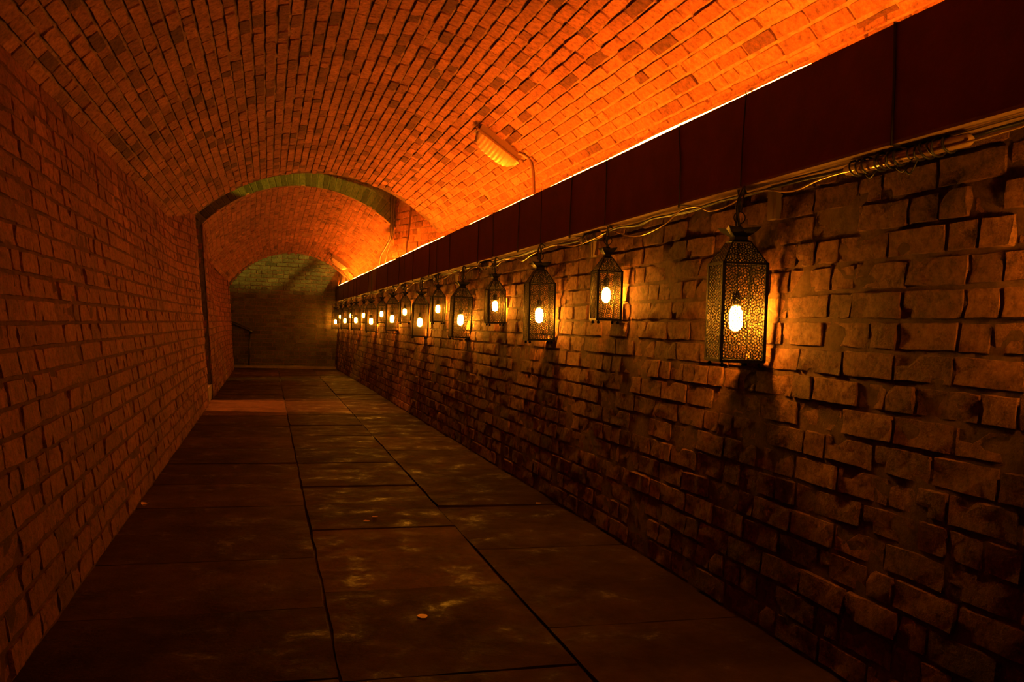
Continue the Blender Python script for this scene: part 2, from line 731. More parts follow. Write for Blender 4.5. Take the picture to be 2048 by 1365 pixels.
courses(rec, recess_far, -1.5, -0.6, [0.24 + CR * k for k in range(24)], CR, 0.232, lambda r: r % 2 == 1, (stL, hdL),
        clip=lambda P, a, b, l: P[0] + l / 2 < left_wall(11.9, P[2])[0] + 0.004 and P[0] + l / 2 > -1.4, swap=0.05)
rec.build(lw, M_BL, 60, 0.002, massname='recess_brick_mass')
mb = MB()
mb.box((-1.4, Y1 - 0.02, 0), (-0.665, 11.87, 0.185))
o = mb.obj('trim_1', M_STONE)
tag(o, 'low stone sill block across the foot of the dark recess in the left wall', 'sill', kind='structure')
# left wall end (return face at the stair)
mb = MB()
pts = []
for k in range(10):
    z0, z1 = 3.0 * k / 10, 3.0 * (k + 1) / 10
    X0, X1 = left_wall(YL, z0)[0] - 0.01, left_wall(YL, z1)[0] - 0.01
    mb.hexa([(-2.6, YL - 0.3, z0), (X0, YL - 0.3, z0), (X0, YL + 0.02, z0), (-2.6, YL + 0.02, z0), (-2.6, YL - 0.3, z1), (X1, YL - 0.3, z1), (X1, YL + 0.02, z1), (-2.6, YL + 0.02, z1)])
mb.obj('wall_end_return', M_ML, lw)

# ------------------------------------------------------------------ first vault
cl = tag(empty('ceiling'), 'near barrel vault of longitudinal brick courses lit orange by the rope light', 'ceiling', kind='structure')
bk = Bricks()
tl, tr = V1[2] * math.asin((-1.10 - V1[0]) / V1[2]), V1[2] * math.asin((2.085 - V1[0]) / V1[2])
nrow = round((tr - tl) / 0.0735)
cv = (tr - tl) / nrow


def v1_fn(Y, th):
    return vault1(Y, th)


def v1_clip(P, a, b, l):
    return a + l / 2 < Y1 + 0.05


courses(bk, v1_fn, Y0, Y1, [tl + cv * (k + 0.5) for k in range(nrow)], cv, 0.232, lambda r: False, (stV, hdV), clip=v1_clip, swap=0.16, bed=0.0095)
for it_i, it in enumerate(bk.items):
    if rng.random() < 0.045:
        l = list(it)
        l[7] = 0.06
        bk.items[it_i] = tuple(l)
bk.build(cl, M_BV, 300, 0.0026)


def v1_back(a, b):
    P = vault1(a, b)
    n = np.array([math.sin(b / V1[2]), 0, math.cos(b / V1[2])])
    return P + n * 0.0095, n


grid_mesh('mortar_bed', v1_back, list(np.arange(Y0, Y1, 0.07)) + [Y1], np.linspace(tl - 0.02, tr + 0.02, 90), M_MV, cl, noise=0.0024)
# end thickness of the vault at the gap
n = 40
mb = MB()
for k in range(n):
    t0, t1 = tl + (tr - tl) * k / n, tl + (tr - tl) * (k + 1) / n
    a = vault1(Y1 + 0.03, t0)
    b = vault1(Y1 + 0.03, t1)
    o_ = np.array([0, 0, 0.006])
    a, b = a + o_, b + o_
    za, zb = 3.12, 3.12
    mb.hexa([(a[0], Y1 - 0.25, a[2] + .01), (b[0], Y1 - 0.25, b[2] + .01), (b[0], Y1 + 0.03, b[2]), (a[0], Y1 + 0.03, a[2]),
             (a[0], Y1 - 0.25, za), (b[0], Y1 - 0.25, zb), (b[0], Y1 + 0.03, zb), (a[0], Y1 + 0.03, za)])
mb.obj('vault_end_face', M_MD, cl)
mb = MB()
mb.box((-2.6, Y0, 3.06), (3.4, Y1 + 0.02, 3.2))
mb.obj('earth_cover', M_MD, cl)

# ------------------------------------------------------------------ second vault
c2 = tag(empty('ceiling'), 'far brick vault beyond the gap, narrowing down to the end arch', 'ceiling', kind='structure')
bk = Bricks()
NR = 44


def v2_fn(Y, s):
    return vault2(Y, s)


def v2_clip(P, a, b, l):
    return a - l / 2 > y2(P[0]) - 0.03 and a + l / 2 < YE + 0.06


courses(bk, v2_fn, 11.8, YE, [-1 + 2 * (k + 0.5) / NR for k in range(NR)], 2 / NR, 0.232, lambda r: False, (stV, hdV), clip=v2_clip, swap=0.12, bed=0.0085)
# voussoir face of the second vault: radial bricks looking back along the tunnel
ring = Bricks()
c_, ap_, R_, hw_ = sect(12.0)
amax = math.asin(hw_ / R_)
na = 42
for k in range(na):
    a = -amax + 2 * amax * (k + 0.5) / na
    for m_, (r0, ln) in enumerate(((0.0, 0.225), (0.235, 0.225))):
        rr = R_ + r0 + ln / 2
        X = c_ + rr * math.sin(a)
        P = np.array([X, y2(X) - 0.004, ap_ - R_ + rr * math.cos(a)])
        u = np.array([math.sin(a), 0.30 * math.sin(a), math.cos(a)])
        u /= np.linalg.norm(u)
        v = np.array([-math.cos(a), -0.30 * math.cos(a), math.sin(a)])
        v = v - u * v.dot(u)
        v /= np.linalg.norm(v)
        nn = np.cross(u, v)
        if nn[1] > 0:
            v = -v
            nn = -nn
        wd = 2 * amax / na * rr
        ring.put(P, u, v, nn, ln - 0.01, wd - 0.010, stE[rng.integers(0, 8)], tone=float(rng.uniform(0.1, 0.6)))
bk.build(c2, M_BV, 300, 0.002)
ring.build(c2, M_BE, 300, 0.003, name='voussoir_brick')


def v2_back(a, s):
    P = vault2(a, s)
    c, ap, R, hw = sect(a)
    an = s * math.asin(hw / R)
    n = np.array([math.sin(an), 0, math.cos(an)])
    if a < y2(P[0]) + 0.0:
        P = np.array([P[0], y2(P[0]), P[2]])
    return P + n * MORT, n


grid_mesh('mortar_bed', v2_back, [11.8] + list(np.arange(11.9, 12.7, 0.07)) + list(np.arange(12.75, YE, 0.08)) + [YE], np.linspace(-1.0, 1.0, 80), M_MV, c2, noise=0.0015)
mb = MB()
for k in range(60):   # wall over the ring and end face over the far arch
    t0, t1 = -amax + 2 * amax * k / 60, -amax + 2 * amax * (k + 1) / 60
    A = []
    for t in (t0, t1):
        X = c_ + (R_ + 0.006) * math.sin(t)
        A.append((X, y2(X) + 0.006, ap_ - R_ + (R_ + 0.006) * math.cos(t)))
    (xa, ya, za), (xb, yb, zb) = A
    mb.hexa([(xa, ya, za), (xb, yb, zb), (xb, yb + 0.3, zb + .02), (xa, ya + 0.3, za + .02), (xa, ya, 3.12), (xb, yb, 3.12), (xb, yb + 0.3, 3.12), (xa, ya + 0.3, 3.12)])
cE, apE, RE, hwE = sect(19.0)
aE = math.asin(hwE / RE)
for k in range(40):
    t0, t1 = -aE + 2 * aE * k / 40, -aE + 2 * aE * (k + 1) / 40
    xa, za = cE + RE * math.sin(t0), apE - RE + RE * math.cos(t0) + 0.006
    xb, zb = cE + RE * math.sin(t1), apE - RE + RE * math.cos(t1) + 0.006
    mb.hexa([(xa, YE - 0.2, za + .03), (xb, YE - 0.2, zb + .03), (xb, YE + 0.03, zb), (xa, YE + 0.03, za), (xa, YE - 0.2, 2.95), (xb, YE - 0.2, 2.95), (xb, YE + 0.03, 2.95), (xa, YE + 0.03, 2.95)])
# left and right shoulders
mb.box((-2.6, YE - 0.25, 1.7), (cE - hwE, YE + 0.03, 2.95))
mb.box((cE + hwE, YE - 0.25, 1.98), (3.4, YE + 0.03, 2.95))
mb.box((c_ + hw_ - 0.01, 12.60, 1.60), (3.4, 12.9, 3.12))
mb.box((2.085, 10.9, 1.7), (2.4, 11.12, 3.12))
mb.obj('spandrel', M_MD, c2)
mb = MB()
mb.box((-2.6, 12.15, 3.06), (3.4, YE + 0.03, 3.2))
mb.box((-2.6, YE - 0.02, 2.9), (3.4, YE + 0.03, 3.2))
mb.obj('earth_cover', M_MD, c2)
# right springer wall inside the second section
bk = Bricks()


def sp2(Y, z):
    Yp = -Y
    c, ap, R, hw = sect(Yp)
    return np.array([c + hw + 0.004, Yp, z])


courses(bk, sp2, -19.0, -12.6, [1.66 + 0.088 * k for k in range(8)], 0.088, 0.232, lambda r: r % 2 == 0, (stV, hdV),
        clip=lambda P, a, b, l: P[2] < circ(P[0] - 0.005, *sect(P[1])[:3]) + 0.0)
bk.build(c2, M_BV, 40, 0.002, massname='springer_brick_mass')
grid_mesh('springer_bed', lambda a, z: (sp2(-a, z) + np.array([MORT, 0, 0]), (1, 0, 0)), np.arange(12.6, 19.05, 0.2), np.arange(1.6, 2.5, 0.1), M_MV, c2)

# ------------------------------------------------------------------ end wall
ew = tag(empty('wall_end'), 'dark brick wall closing the far end, its upper part lit dull yellow', 'wall', kind='structure')
bk = Bricks()
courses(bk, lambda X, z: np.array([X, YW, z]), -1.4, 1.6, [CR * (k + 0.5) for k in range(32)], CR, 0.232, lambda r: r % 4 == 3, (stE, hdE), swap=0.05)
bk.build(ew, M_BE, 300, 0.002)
mb = MB()
mb.box((-2.6, YW + 0.0095, -0.2), (3.4, YW + 0.3, 4.6))
mb.obj('mortar_bed', M_MR, ew)
mb = MB()
mb.box((xr(19) + 0.06, YE - 0.1, 1.40), (xr(19) + 0.5, YW + 0.02, 2.3))
mb.obj('side_return', M_BE, ew)

# ------------------------------------------------------------------ floor
fl = tag(empty('floor'), 'tunnel floor paved with three rows of worn damp flagstones', 'floor', kind='structure')
mb = MB()
mb.box((-3.2, Y0, -0.12), (2.4, 20.6, -0.014))
mb.obj('bedding', M_MD, fl)
JA = [-1.4, -0.9, -0.2, 0.5, 1.2, 1.86, 2.55, 3.21, 3.89, 5.03, 5.75, 6.55, 7.35, 8.05, 8.9, 9.87, 10.8, 11.72, 12.6, 13.5, 14.4, 15.3, 16.2, 17.1, 18.0, 18.9]
JB = [-1.4, -0.6, 0.2, 1.0, 1.75, 2.54, 3.40, 4.41, 5.6, 6.55, 7.3, 8.1, 8.95, 9.95, 10.85, 11.75, 12.7, 13.6, 14.5, 15.4, 16.3, 17.2, 18.1, 19.0]
JC = [-1.4, -0.7, 0.1, 0.9, 1.85, 2.86, 3.94, 4.92, 6.17, 7.15, 8.0, 9.0, 10.0, 11.0, 11.9, 12.8, 13.8, 14.8, 15.7, 16.6, 17.6, 18.7]


def slab(x0, x1, ya, yb, tone):
    g = 0.006
    nx, ny = 6, 6
    cx, cy = (x0 + x1) / 2, (ya + yb) / 2
    hx, hy = (x1 - x0) / 2 - g, (yb - ya) / 2 - g
    vs = []
    dz = rng.normal(0, 0.0022)
    sx, sy = rng.normal(0, 0.004), rng.normal(0, 0.004)
    for j in range(ny + 1):
        for i in range(nx + 1):
            a, b = -1 + 2 * i / nx, -1 + 2 * j / ny
            edge = i in (0, nx) or j in (0, ny)
            jx = rng.normal(0, 0.0022) if edge else 0
            vs.append((a * hx * (1 if edge else 0.97) + jx, b * hy * (1 if edge else 0.97) + (rng.normal(0, 0.0022) if edge else 0),
                       dz + sx * a * hx + sy * b * hy + rng.normal(0, 0.0006) - (0.005 if edge else 0)))
    fs = [(j * (nx + 1) + i, j * (nx + 1) + i + 1, (j + 1) * (nx + 1) + i + 1, (j + 1) * (nx + 1) + i) for j in range(ny) for i in range(nx)]
    ringi = [i for i in range(nx + 1)] + [j * (nx + 1) + nx for j in range(1, ny + 1)] + [ny * (nx + 1) + i for i in range(nx - 1, -1, -1)] + [j * (nx + 1) for j in range(ny - 1, 0, -1)]
    n0 = len(vs)
    for q in ringi:
        x, y, z = vs[q]
        vs.append((x, y, -0.05))
    m = len(ringi)
    for q in range(m):
        fs.append((n0 + q, n0 + (q + 1) % m, ringi[(q + 1) % m], ringi[q]))
    me = bpy.data.meshes.new('flagstone')
    me.from_pydata(vs, [], fs)
    me.materials.append(M_FLAG)
    o = link('flagstone', me, fl)
    o.location = (cx, cy, 0)
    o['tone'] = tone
    return o


for J, (x0, x1), end in ((JA, (-0.80, 0.220), 19.0), (JB, (0.220, 0.930), 19.0), (JC, (0.930, 1.78), 19.0)):
    J = J + [19.8]
    for a, b in zip(J, J[1:]):
        tone = float(np.clip(rng.normal(0.45, 0.2), 0.05, 0.8))
        if 9.8 < a < 11.7 and x1 < 1.0:  # light falling through the gap is also painted in, as a lighter slab tone
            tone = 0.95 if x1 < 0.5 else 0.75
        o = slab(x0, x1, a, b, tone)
mb = MB()
mb.box((-2.5, 19.81, -0.04), (1.7, 20.24, 0.035))
o = mb.obj('trim_2', M_STONE)
tag(o, 'low pale stone kerb along the foot of the far end wall', 'kerb', kind='structure')

# ------------------------------------------------------------------ stairs and handrail at the far left
st = tag(empty('staircase', (-0.72, 19.5, 0)), 'stone steps rising to the left in the dark beyond the left wall', 'stairs')
for k in range(7):
    mb = MB()
    mb.box((-0.28 * (k + 1), -0.62, 0.0), (-0.28 * k + 0.03, 0.62, 0.17 * (k + 1)))
    mb.obj('step', M_STONE, st)
hr = tag(empty('handrail', (-0.33, 20.0, 0.0)), 'black sloping handrail on the far end wall, coming down off the steps', 'handrail')
mb = MB()
mb.tube([(-1.6, 0.05, 1.42), (-0.45, 0.05, 0.95), (-0.05, 0.05, 0.785), (0.0, 0.05, 0.72)], 0.034, 8)
mb.obj('rail', M_RAIL, hr, True)
for x, z in ((-0.05, 0.77), (-0.9, 1.1)):
    mb = MB()
    mb.tube([(x, 0.05, z), (x, 0.05, 0.0 if x > -0.3 else 0.3)], 0.016, 8)
    mb.obj('post', M_RAIL, hr, True)

# ------------------------------------------------------------------ red board with the rope light


def xb(Y):
    return xr(Y) - 0.02


ys = list(np.linspace(Y0, 20.15, 60))


def ribbon(sec, yl=None):
    """sec: closed list of (dx, z) offsets around the board section."""
    mb = MB()
    m = len(sec)
    yl = yl or ys
    for Y in yl:
        for dx, z in sec:
            mb.v.append((xb(Y) + dx, Y, z + zd(Y)))
    for i in range(len(yl) - 1):
        for k in range(m):
            mb.f.append((i * m + k, (i + 1) * m + k, (i + 1) * m + (k + 1) % m, i * m + (k + 1) % m))
    mb.f.append(tuple(range(m)))
    mb.f.append(tuple(reversed([(len(yl) - 1) * m + k for k in range(m)])))
    return mb


bd = tag(empty('fascia_board', (xb(2), 2, 1.5)), 'long dark red board boxed along the right wall above the lanterns', 'board')
bd_inv = Matrix.Translation((-xb(2), -2, -1.5))


def under(o, root):
    o.parent = root
    o.matrix_parent_inverse = root.matrix_basis.inverted()
    return o


under(ribbon([(0, 1.538), (0, 1.857), (0.018, 1.857), (0.018, 1.538)]).obj('front_panel', M_BOARD), bd)
o = under(ribbon([(-0.003, 1.528), (-0.003, 1.537), (0.125, 1.545), (0.125, 1.536)]).obj('bottom_lip', M_LIP), bd)
o['label'] = 'pale underside lip'
under(ribbon([(0.018, 1.70), (0.018, 1.72), (0.44, 1.72), (0.44, 1.70)], list(np.linspace(Y0, 12.5, 30))).obj('back_shelf', M_MD), bd)

led = MB()
pts = []
Y = -0.6
segs = []
while Y < 20.1:
    z = 1.8675 + 0.0035 * math.sin(Y * 2.1) + 0.002 * math.sin(Y * 5.3 + 1) + zd(Y)
    z -= 0.014 * sstep(1.98, 2.08, Y) * (1 - sstep(2.42, 2.55, Y)) + 0.006 * sstep(5.8, 6.1, Y) * (1 - sstep(8.2, 8.6, Y))
    pts.append((xb(Y) + 0.027, Y, z))
    Y += 0.1 if Y > 1 else 0.4
led.tube(pts, 0.0072, 6)
o = led.obj('rope_light', M_ROPE, None, True)
rope = o
tp, bk_ = MB(), MB()
nx_, nz_ = 0.46, 0.888
for i in range(len(pts) - 1):
    (xa, ya, za), (xc, yc, zc) = pts[i], pts[i + 1]
    ax, az = 0.019, -0.001
    dx, dz = nz_ * 0.006, -nx_ * 0.006
    A, B = (xa + ax, ya, za + az), (xc + ax, yc, zc + az)
    tp.quad((A[0] - dx, A[1], A[2] - dz), (A[0] + dx, A[1], A[2] + dz), (B[0] + dx, B[1], B[2] + dz), (B[0] - dx, B[1], B[2] - dz))
    k = 1.25
    e_ = 0.0012
    bk_.hexa([(A[0] - dx * k - nx_ * .004, A[1], A[2] - dz * k - nz_ * .004), (A[0] + dx * k - nx_ * .004, A[1], A[2] + dz * k - nz_ * .004),
              (B[0] + dx * k - nx_ * .004, B[1], B[2] + dz * k - nz_ * .004), (B[0] - dx * k - nx_ * .004, B[1], B[2] - dz * k - nz_ * .004),
              (A[0] - dx * k - nx_ * e_, A[1], A[2] - dz * k - nz_ * e_), (A[0] + dx * k - nx_ * e_, A[1], A[2] + dz * k - nz_ * e_),
              (B[0] + dx * k - nx_ * e_, B[1], B[2] + dz * k - nz_ * e_), (B[0] - dx * k - nx_ * e_, B[1], B[2] - dz * k - nz_ * e_)])
tp.obj('light_tape', M_LED, rope)
bk_.obj('tape_channel', M_LBASE, rope)
tag(o, 'glowing orange-red rope light lying along the top edge of the red board', 'rope light')

# ------------------------------------------------------------------ lanterns


def clip_seg(p, q, inside):
    a, b = inside(p), inside(q)
    if a and b:
        return p, q
    if not a and not b:
        return None
    if b:
        p, q = q, p
    lo, hi = 0.0, 1.0
    for _ in range(10):
        m = (lo + hi) / 2
        if inside((p[0] + (q[0] - p[0]) * m, p[1] + (q[1] - p[1]) * m)):
            lo = m
        else:
            hi = m
    return p, (p[0] + (q[0] - p[0]) * lo, p[1] + (q[1] - p[1]) * lo)


def lattice(w, h, d, inside, place, barw, thick):
    """hexagon cells with a small ring and spokes in each; place maps 2-D to 3-D, n is the outward normal."""
    mb = MB()
    seen = set()
    rad = d / math.sqrt(3)

    def bar(p, q, wd):
        key = tuple(sorted([(round(p[0], 4), round(p[1], 4)), (round(q[0], 4), round(q[1], 4))]))
        if key in seen:
            return
        seen.add(key)
        c = clip_seg(p, q, inside)
        if not c:
            return
        p, q = c
        dx, dy = q[0] - p[0], q[1] - p[1]
        L = math.hypot(dx, dy)
        if L < 1e-4:
            return
        ox, oy = -dy / L * wd / 2, dx / L * wd / 2
        vs = [place(p[0] + ox, p[1] + oy, thick), place(p[0] - ox, p[1] - oy, thick), place(q[0] - ox, q[1] - oy, thick), place(q[0] + ox, q[1] + oy, thick),
              place(p[0] + ox, p[1] + oy, 0), place(p[0] - ox, p[1] - oy, 0), place(q[0] - ox, q[1] - oy, 0), place(q[0] + ox, q[1] + oy, 0)]
        mb.add(vs, [(0, 1, 2, 3), (7, 6, 5, 4), (1, 5, 6, 2), (3, 7, 4, 0)])
    ncol = int(w / d) + 3
    nrow = int(h / (rad * 1.5)) + 3
    for r in range(-1, nrow):
        for c in range(-ncol // 2 - 1, ncol // 2 + 2):
            x = c * d + (d / 2 if r % 2 else 0)
            y = r * rad * 1.5
            V = [(x + rad * math.cos(math.pi / 6 + k * math.pi / 3), y + rad * math.sin(math.pi / 6 + k * math.pi / 3)) for k in range(6)]
            I = [(x + rad * 0.42 * math.cos(math.pi / 3 * k), y + rad * 0.42 * math.sin(math.pi / 3 * k)) for k in range(6)]
            for k in range(6):
                bar(V[k], V[(k + 1) % 6], barw)
                mx, my = (V[k][0] + V[k - 1][0]) / 2, (V[k][1] + V[k - 1][1]) / 2
                bar(I[k], (mx, my), barw * 0.85)
                bar(I[k], I[(k + 1) % 6], barw * 0.85)
    return mb


def pierced_wall(hw, h, d):
    m = 0.004
    ins = lambda p: -hw + m < p[0] < hw - m and m < p[1] < h - m
    return lattice(2 * hw, h, d, ins, lambda x, y, t: (x, -hw + 0.0016 - t, y), 0.0027 if hw > 0.07 else 0.0023, 0.0012).mesh('pierced_panel', M_METAL)


def pierced_roof(hw, hn, h, d):
    sl = math.hypot(hw - hn, h)
    ins = lambda p: 0.003 < p[1] < sl - 0.003 and abs(p[0]) < hw + (hn - hw) * p[1] / sl - 0.002

    def place(x, y, t):
        k = y / sl
        return (x, -(hw + (hn - hw) * k) - t * 0.5 + 0.001, h * k + t * 0.3)
    return lattice(2 * hw, sl, d, ins, place, 0.0036 if hw > 0.07 else 0.0030, 0.0012).mesh('pierced_roof_panel', M_METAL)


def lantern_type(hw, H, RH, hn, dcell, bulb_z):
    """meshes for one size; origin at the centre of the base plate underside."""
    T = {}
    T['panel'] = pierced_wall(hw, H, dcell)
    T['roof'] = pierced_roof(hw, hn, RH, dcell * 0.92)
    mb = MB()
    e = 0.0058
    for sx in (-1, 1):
        for sy in (-1, 1):
            mb.box((sx * hw - e, sy * hw - e, 0), (sx * hw + e, sy * hw + e, H))
    for z in (0.0, H - 0.006):
        for s_ in (-1, 1):
            mb.box((-hw - e, s_ * hw - e, z), (hw + e, s_ * hw + e, z + 0.008))
            mb.box((s_ * hw - e, -hw - e, z + 0.0004), (s_ * hw + e, hw + e, z + 0.0084))
    # scalloped inner edging down each post
    for sx in (-1, 1):
        for k in range(int(H / 0.022)):
            z = 0.016 + k * 0.022
            if z > H - 0.012:
                break
            mb.lathe([(0.0065, -0.0008), (0.0065, 0.0008)], 6, (sx * (hw - 0.004), -hw, z))
    T['frame'] = mb.mesh('frame', M_METAL)
    mb = MB()
    mb.box((-hw - 0.003, -hw - 0.003, -0.003), (hw + 0.003, hw + 0.003, 0.002))
    T['base'] = mb.mesh('base_plate', M_METAL)
    mb = MB()
    mb.lathe([(0.0025, 0.0), (0.004, -0.003), (0.0075, -0.008), (0.0075, -0.013), (0.003, -0.017)], 10)
    T['foot'] = mb.mesh('ball_foot', M_METAL, True)
    mb = MB()
    mb.tube([(hw, hw, H), (hn, hn, H + RH)], 0.0035, 4)
    T['ribs'] = mb.mesh('roof_rib', M_METAL)
    mb = MB()
    q = math.sqrt(2)
    z = H + RH
    mb.lathe([(hn * q, 0), (hn * q * 1.05, 0.004), (hn * q * 0.72, 0.010), (hn * q * 0.7, 0.024)], 4, (0, 0, z), True)
    # flared cap with turned-out corners
    s = hn * 1.75
    vs, fs = [], []
    prof = [(0.42, 0.022), (0.6, 0.030), (0.85, 0.043), (1.0, 0.050)]
    for pz, (k, dz) in enumerate(prof):
        for c in range(8):
            a = math.pi / 4 * c + math.pi / 4
            rr = s * k * (q if c % 2 == 0 else 0.80 + 0.05 * (3 - pz))
            vs.append((rr * math.cos(a), rr * math.sin(a), z + dz + (0.006 if c % 2 == 0 and pz == 3 else 0)))
    for i in range(3):
        for c in range(8):
            fs.append((i * 8 + c, i * 8 + (c + 1) % 8, (i + 1) * 8 + (c + 1) % 8, (i + 1) * 8 + c))
    fs.append(tuple(24 + c for c in range(8)))
    mb.add(vs, fs)
    mb.lathe([(0.012, 0.045), (0.014, 0.055), (0.006, 0.062), (0.006, 0.070)], 10, (0, 0, z))
    T['cap'] = mb.mesh('flared_cap', M_METAL)
    mb = MB()
    R = 0.021
    mb.tube([(R * math.cos(a), 0, z + 0.07 + R + R * math.sin(a)) for a in np.linspace(-1.6, 4.7, 17)], 0.0022, 6)
    T['ring'] = mb.mesh('ring_handle', M_METAL, True)
    mb = MB()
    br = 0.021 + (0.004 if H > 0.3 else 0)
    bh = 0.032 + (0.008 if H > 0.3 else 0)
    mb.lathe([(0.006, -bh - 0.006), (br * 0.75, -bh), (br, -bh * 0.6), (br, bh * 0.5), (br * 0.7, bh), (0.010, bh + 0.004)], 8, (0, 0, bulb_z))
    T['bulb'] = mb.mesh('bulb', M_BULB, True)
    mb = MB()
    mb.lathe([(0.014, bh + 0.005), (0.0155, bh + 0.01), (0.0155, bh + 0.045), (0.009, bh + 0.055)], 12, (0, 0, bulb_z))
    mb.tube([(0, 0, bulb_z + bh + 0.05), (0.002, 0.002, H * 0.85), (0, 0, z)], 0.003, 6)
    T['socket'] = mb.mesh('socket', M_WIRE, True)
    T['dims'] = (hw, H, RH, hn)
    return T


BIG = lantern_type(0.078, 0.348, 0.074, 0.034, 0.0300, 0.153)
SMALL = lantern_type(0.0605, 0.244, 0.064, 0.0225, 0.0265, 0.126)

LAN = [(1.42, 1.176, 0), (2.906, 1.059, 1), (4.24, 1.180, 0), (5.274, 1.083, 1), (6.41, 1.158, 0), (7.506, 1.057, 1), (8.58, 1.163, 0), (9.478, 1.032, 1),
       (10.60, 1.153, 0), (11.50, 1.073, 1), (12.67, 1.144, 0), (13.65, 1.039, 1), (14.88, 1.135, 0), (15.82, 1.054, 1), (16.90, 1.137, 0),
       (17.86, 1.045, 1), (19.10, 1.128, 0), (20.02, 1.022, 1)]
ORD = ['nearest', 'second', 'third', 'fourth', 'fifth', 'sixth', 'seventh', 'eighth', 'ninth', 'tenth']
nb = ns = 0
for i, (Y, bz, big) in enumerate(LAN):
    T = BIG if big else SMALL
    hw, H, RH, hn = T['dims']
    base = bz - (0.153 if big else 0.126)
    X = xr(Y) + (-0.025 if big else -0.006)
    root = empty('lantern', (X, Y, base))
    tilt = 0.0 if i < 3 else float(rng.normal(0, 0.018))
    rz = math.radians(-9 if i == 1 else rng.normal(-3, 3))
    root.rotation_euler = (float(rng.normal(0, 0.012)), tilt, rz)
    if i == 0:
        lab = 'small black pierced lantern hanging just outside the frame, before the nearest large lantern'
    elif big:
        nb += 1
        lab = ('largest-looking tall black pierced lantern, %s of the low-hanging ones' % ORD[nb - 1]) if nb == 1 else 'tall low-hanging black pierced lantern, %s of its size along the wall' % ORD[nb - 1]
    else:
        ns += 1
        lab = 'small higher-hanging black pierced lantern, %s of its size along the wall' % ORD[ns - 1]
    tag(root, lab, 'lantern', 'pierced metal lanterns along the right wall')
    link('frame', T['frame'], root)
    bp = link('base_plate', T['base'], root)
    for sx in (-1, 1):
        for sy in (-1, 1):
            f = link('ball_foot', T['foot'], bp)
            f.location = (sx * (hw - 0.010), sy * (hw - 0.010), -0.002)
    for k in range(4):
        p = link('pierced_panel', T['panel'], root)
        p.rotation_euler = (0, 0, k * math.pi / 2)
        p = link('pierced_roof_panel', T['roof'], root)
        p.location = (0, 0, H)
        p.rotation_euler = (0, 0, k * math.pi / 2)
    for k in range(4):
        p = link('roof_rib', T['ribs'], root)
        p.rotation_euler = (0, 0, k * math.pi / 2)
    fc = link('flared_cap', T['cap'], root)
    link('ring_handle', T['ring'], fc)
    sk_ = link('socket', T['socket'], root)
    b = link('bulb', T['bulb'], sk_)
    b['label'] = 'glowing amber bulb'
    # wires: over the board, down to the ring, and a black flex looping into the cap
    top = base + H + RH
    lipz = 1.53 + zd(Y)
    bx = xb(Y) - X
    mb = MB()
    z0 = lipz - base
    zt = 1.862 + zd(Y) - base
    Zr = H + RH + 0.11
    lean = float(rng.normal(0, 0.01))
    mb.tube([(bx + 0.05, lean, zt + 0.002), (bx - 0.004, lean, zt + 0.001), (bx - 0.004, 0.002, (z0 + zt) / 2), (bx - 0.005, 0.004, z0 + 0.004), (bx + 0.012, 0.004, z0 - 0.008), (0.004, 0, Zr)], 0.0028, 6)
    wv = mb.obj('hanging_wire', M_WIRE, root)
    mb = MB()
    zc = H + RH + 0.055
    a = rng.uniform(0.8, 1.2)
    mb.tube(catmull([(0.0, -0.004, zc), (-0.018 * a, -0.03, (zc + z0) / 2), (-0.01, -0.05 * a, z0 - 0.012), (0.02, 0.02, z0 - 0.008), (0.04, 0.06, z0 - 0.012)], 5), 0.0055 if big else 0.0042, 6)
    mb.tube(catmull([(0.0, 0.004, zc), (0.01, 0.035 * a, zc - 0.012), (0.012, 0.055 * a, zc + 0.03), (0.012, 0.035, (zc + z0) / 2 + 0.01), (0.0, 0.02, z0 - 0.01)], 5), 0.0055 if big else 0.0042, 6)
    mb.obj('flex', M_WIRE, root, True)

# ------------------------------------------------------------------ ties over the board between lanterns
ties = [2.10] + [LAN[i][0] + 0.5 * min(1.05, LAN[i + 1][0] - LAN[i][0]) for i in range(1, 17)]
words = ['first', 'second', 'third', 'fourth', 'fifth', 'sixth', 'seventh', 'eighth', 'ninth', 'tenth', 'eleventh', 'twelfth', 'thirteenth', 'fourteenth', 'fifteenth', 'sixteenth', 'seventeenth']
for k, Y in enumerate(ties):
    root = MB()
    zt, zb = 1.860 + zd(Y), 1.527 + zd(Y)
    x = xb(Y)
    dy = float(rng.normal(0, 0.012))
    root.tube([(x + 0.06, Y, zt + 0.001), (x - 0.0035, Y, zt), (x - 0.0035, Y + dy, (zt + zb) / 2), (x - 0.005, Y + dy, zb), (x + 0.09, Y + dy, zb - 0.002)], 0.0030 if k else 0.0036, 6)
    if k:
        root.lathe([(0.002, -0.006), (0.007, 0.0), (0.006, 0.008), (0.002, 0.012)], 8, (x - 0.004, Y + dy, zb - 0.008))
    o = root.obj('tie_wire', M_WIRE)
    if k == 0:
        tag(o, 'nearest black wire tied over the red board, above the nearest wrapped coil', 'wire', 'wires tied over the red board')
    else:
        tag(o, 'black wire tied over the red board after the %s visible lantern' % words[k - 1], 'wire', 'wires tied over the red board')

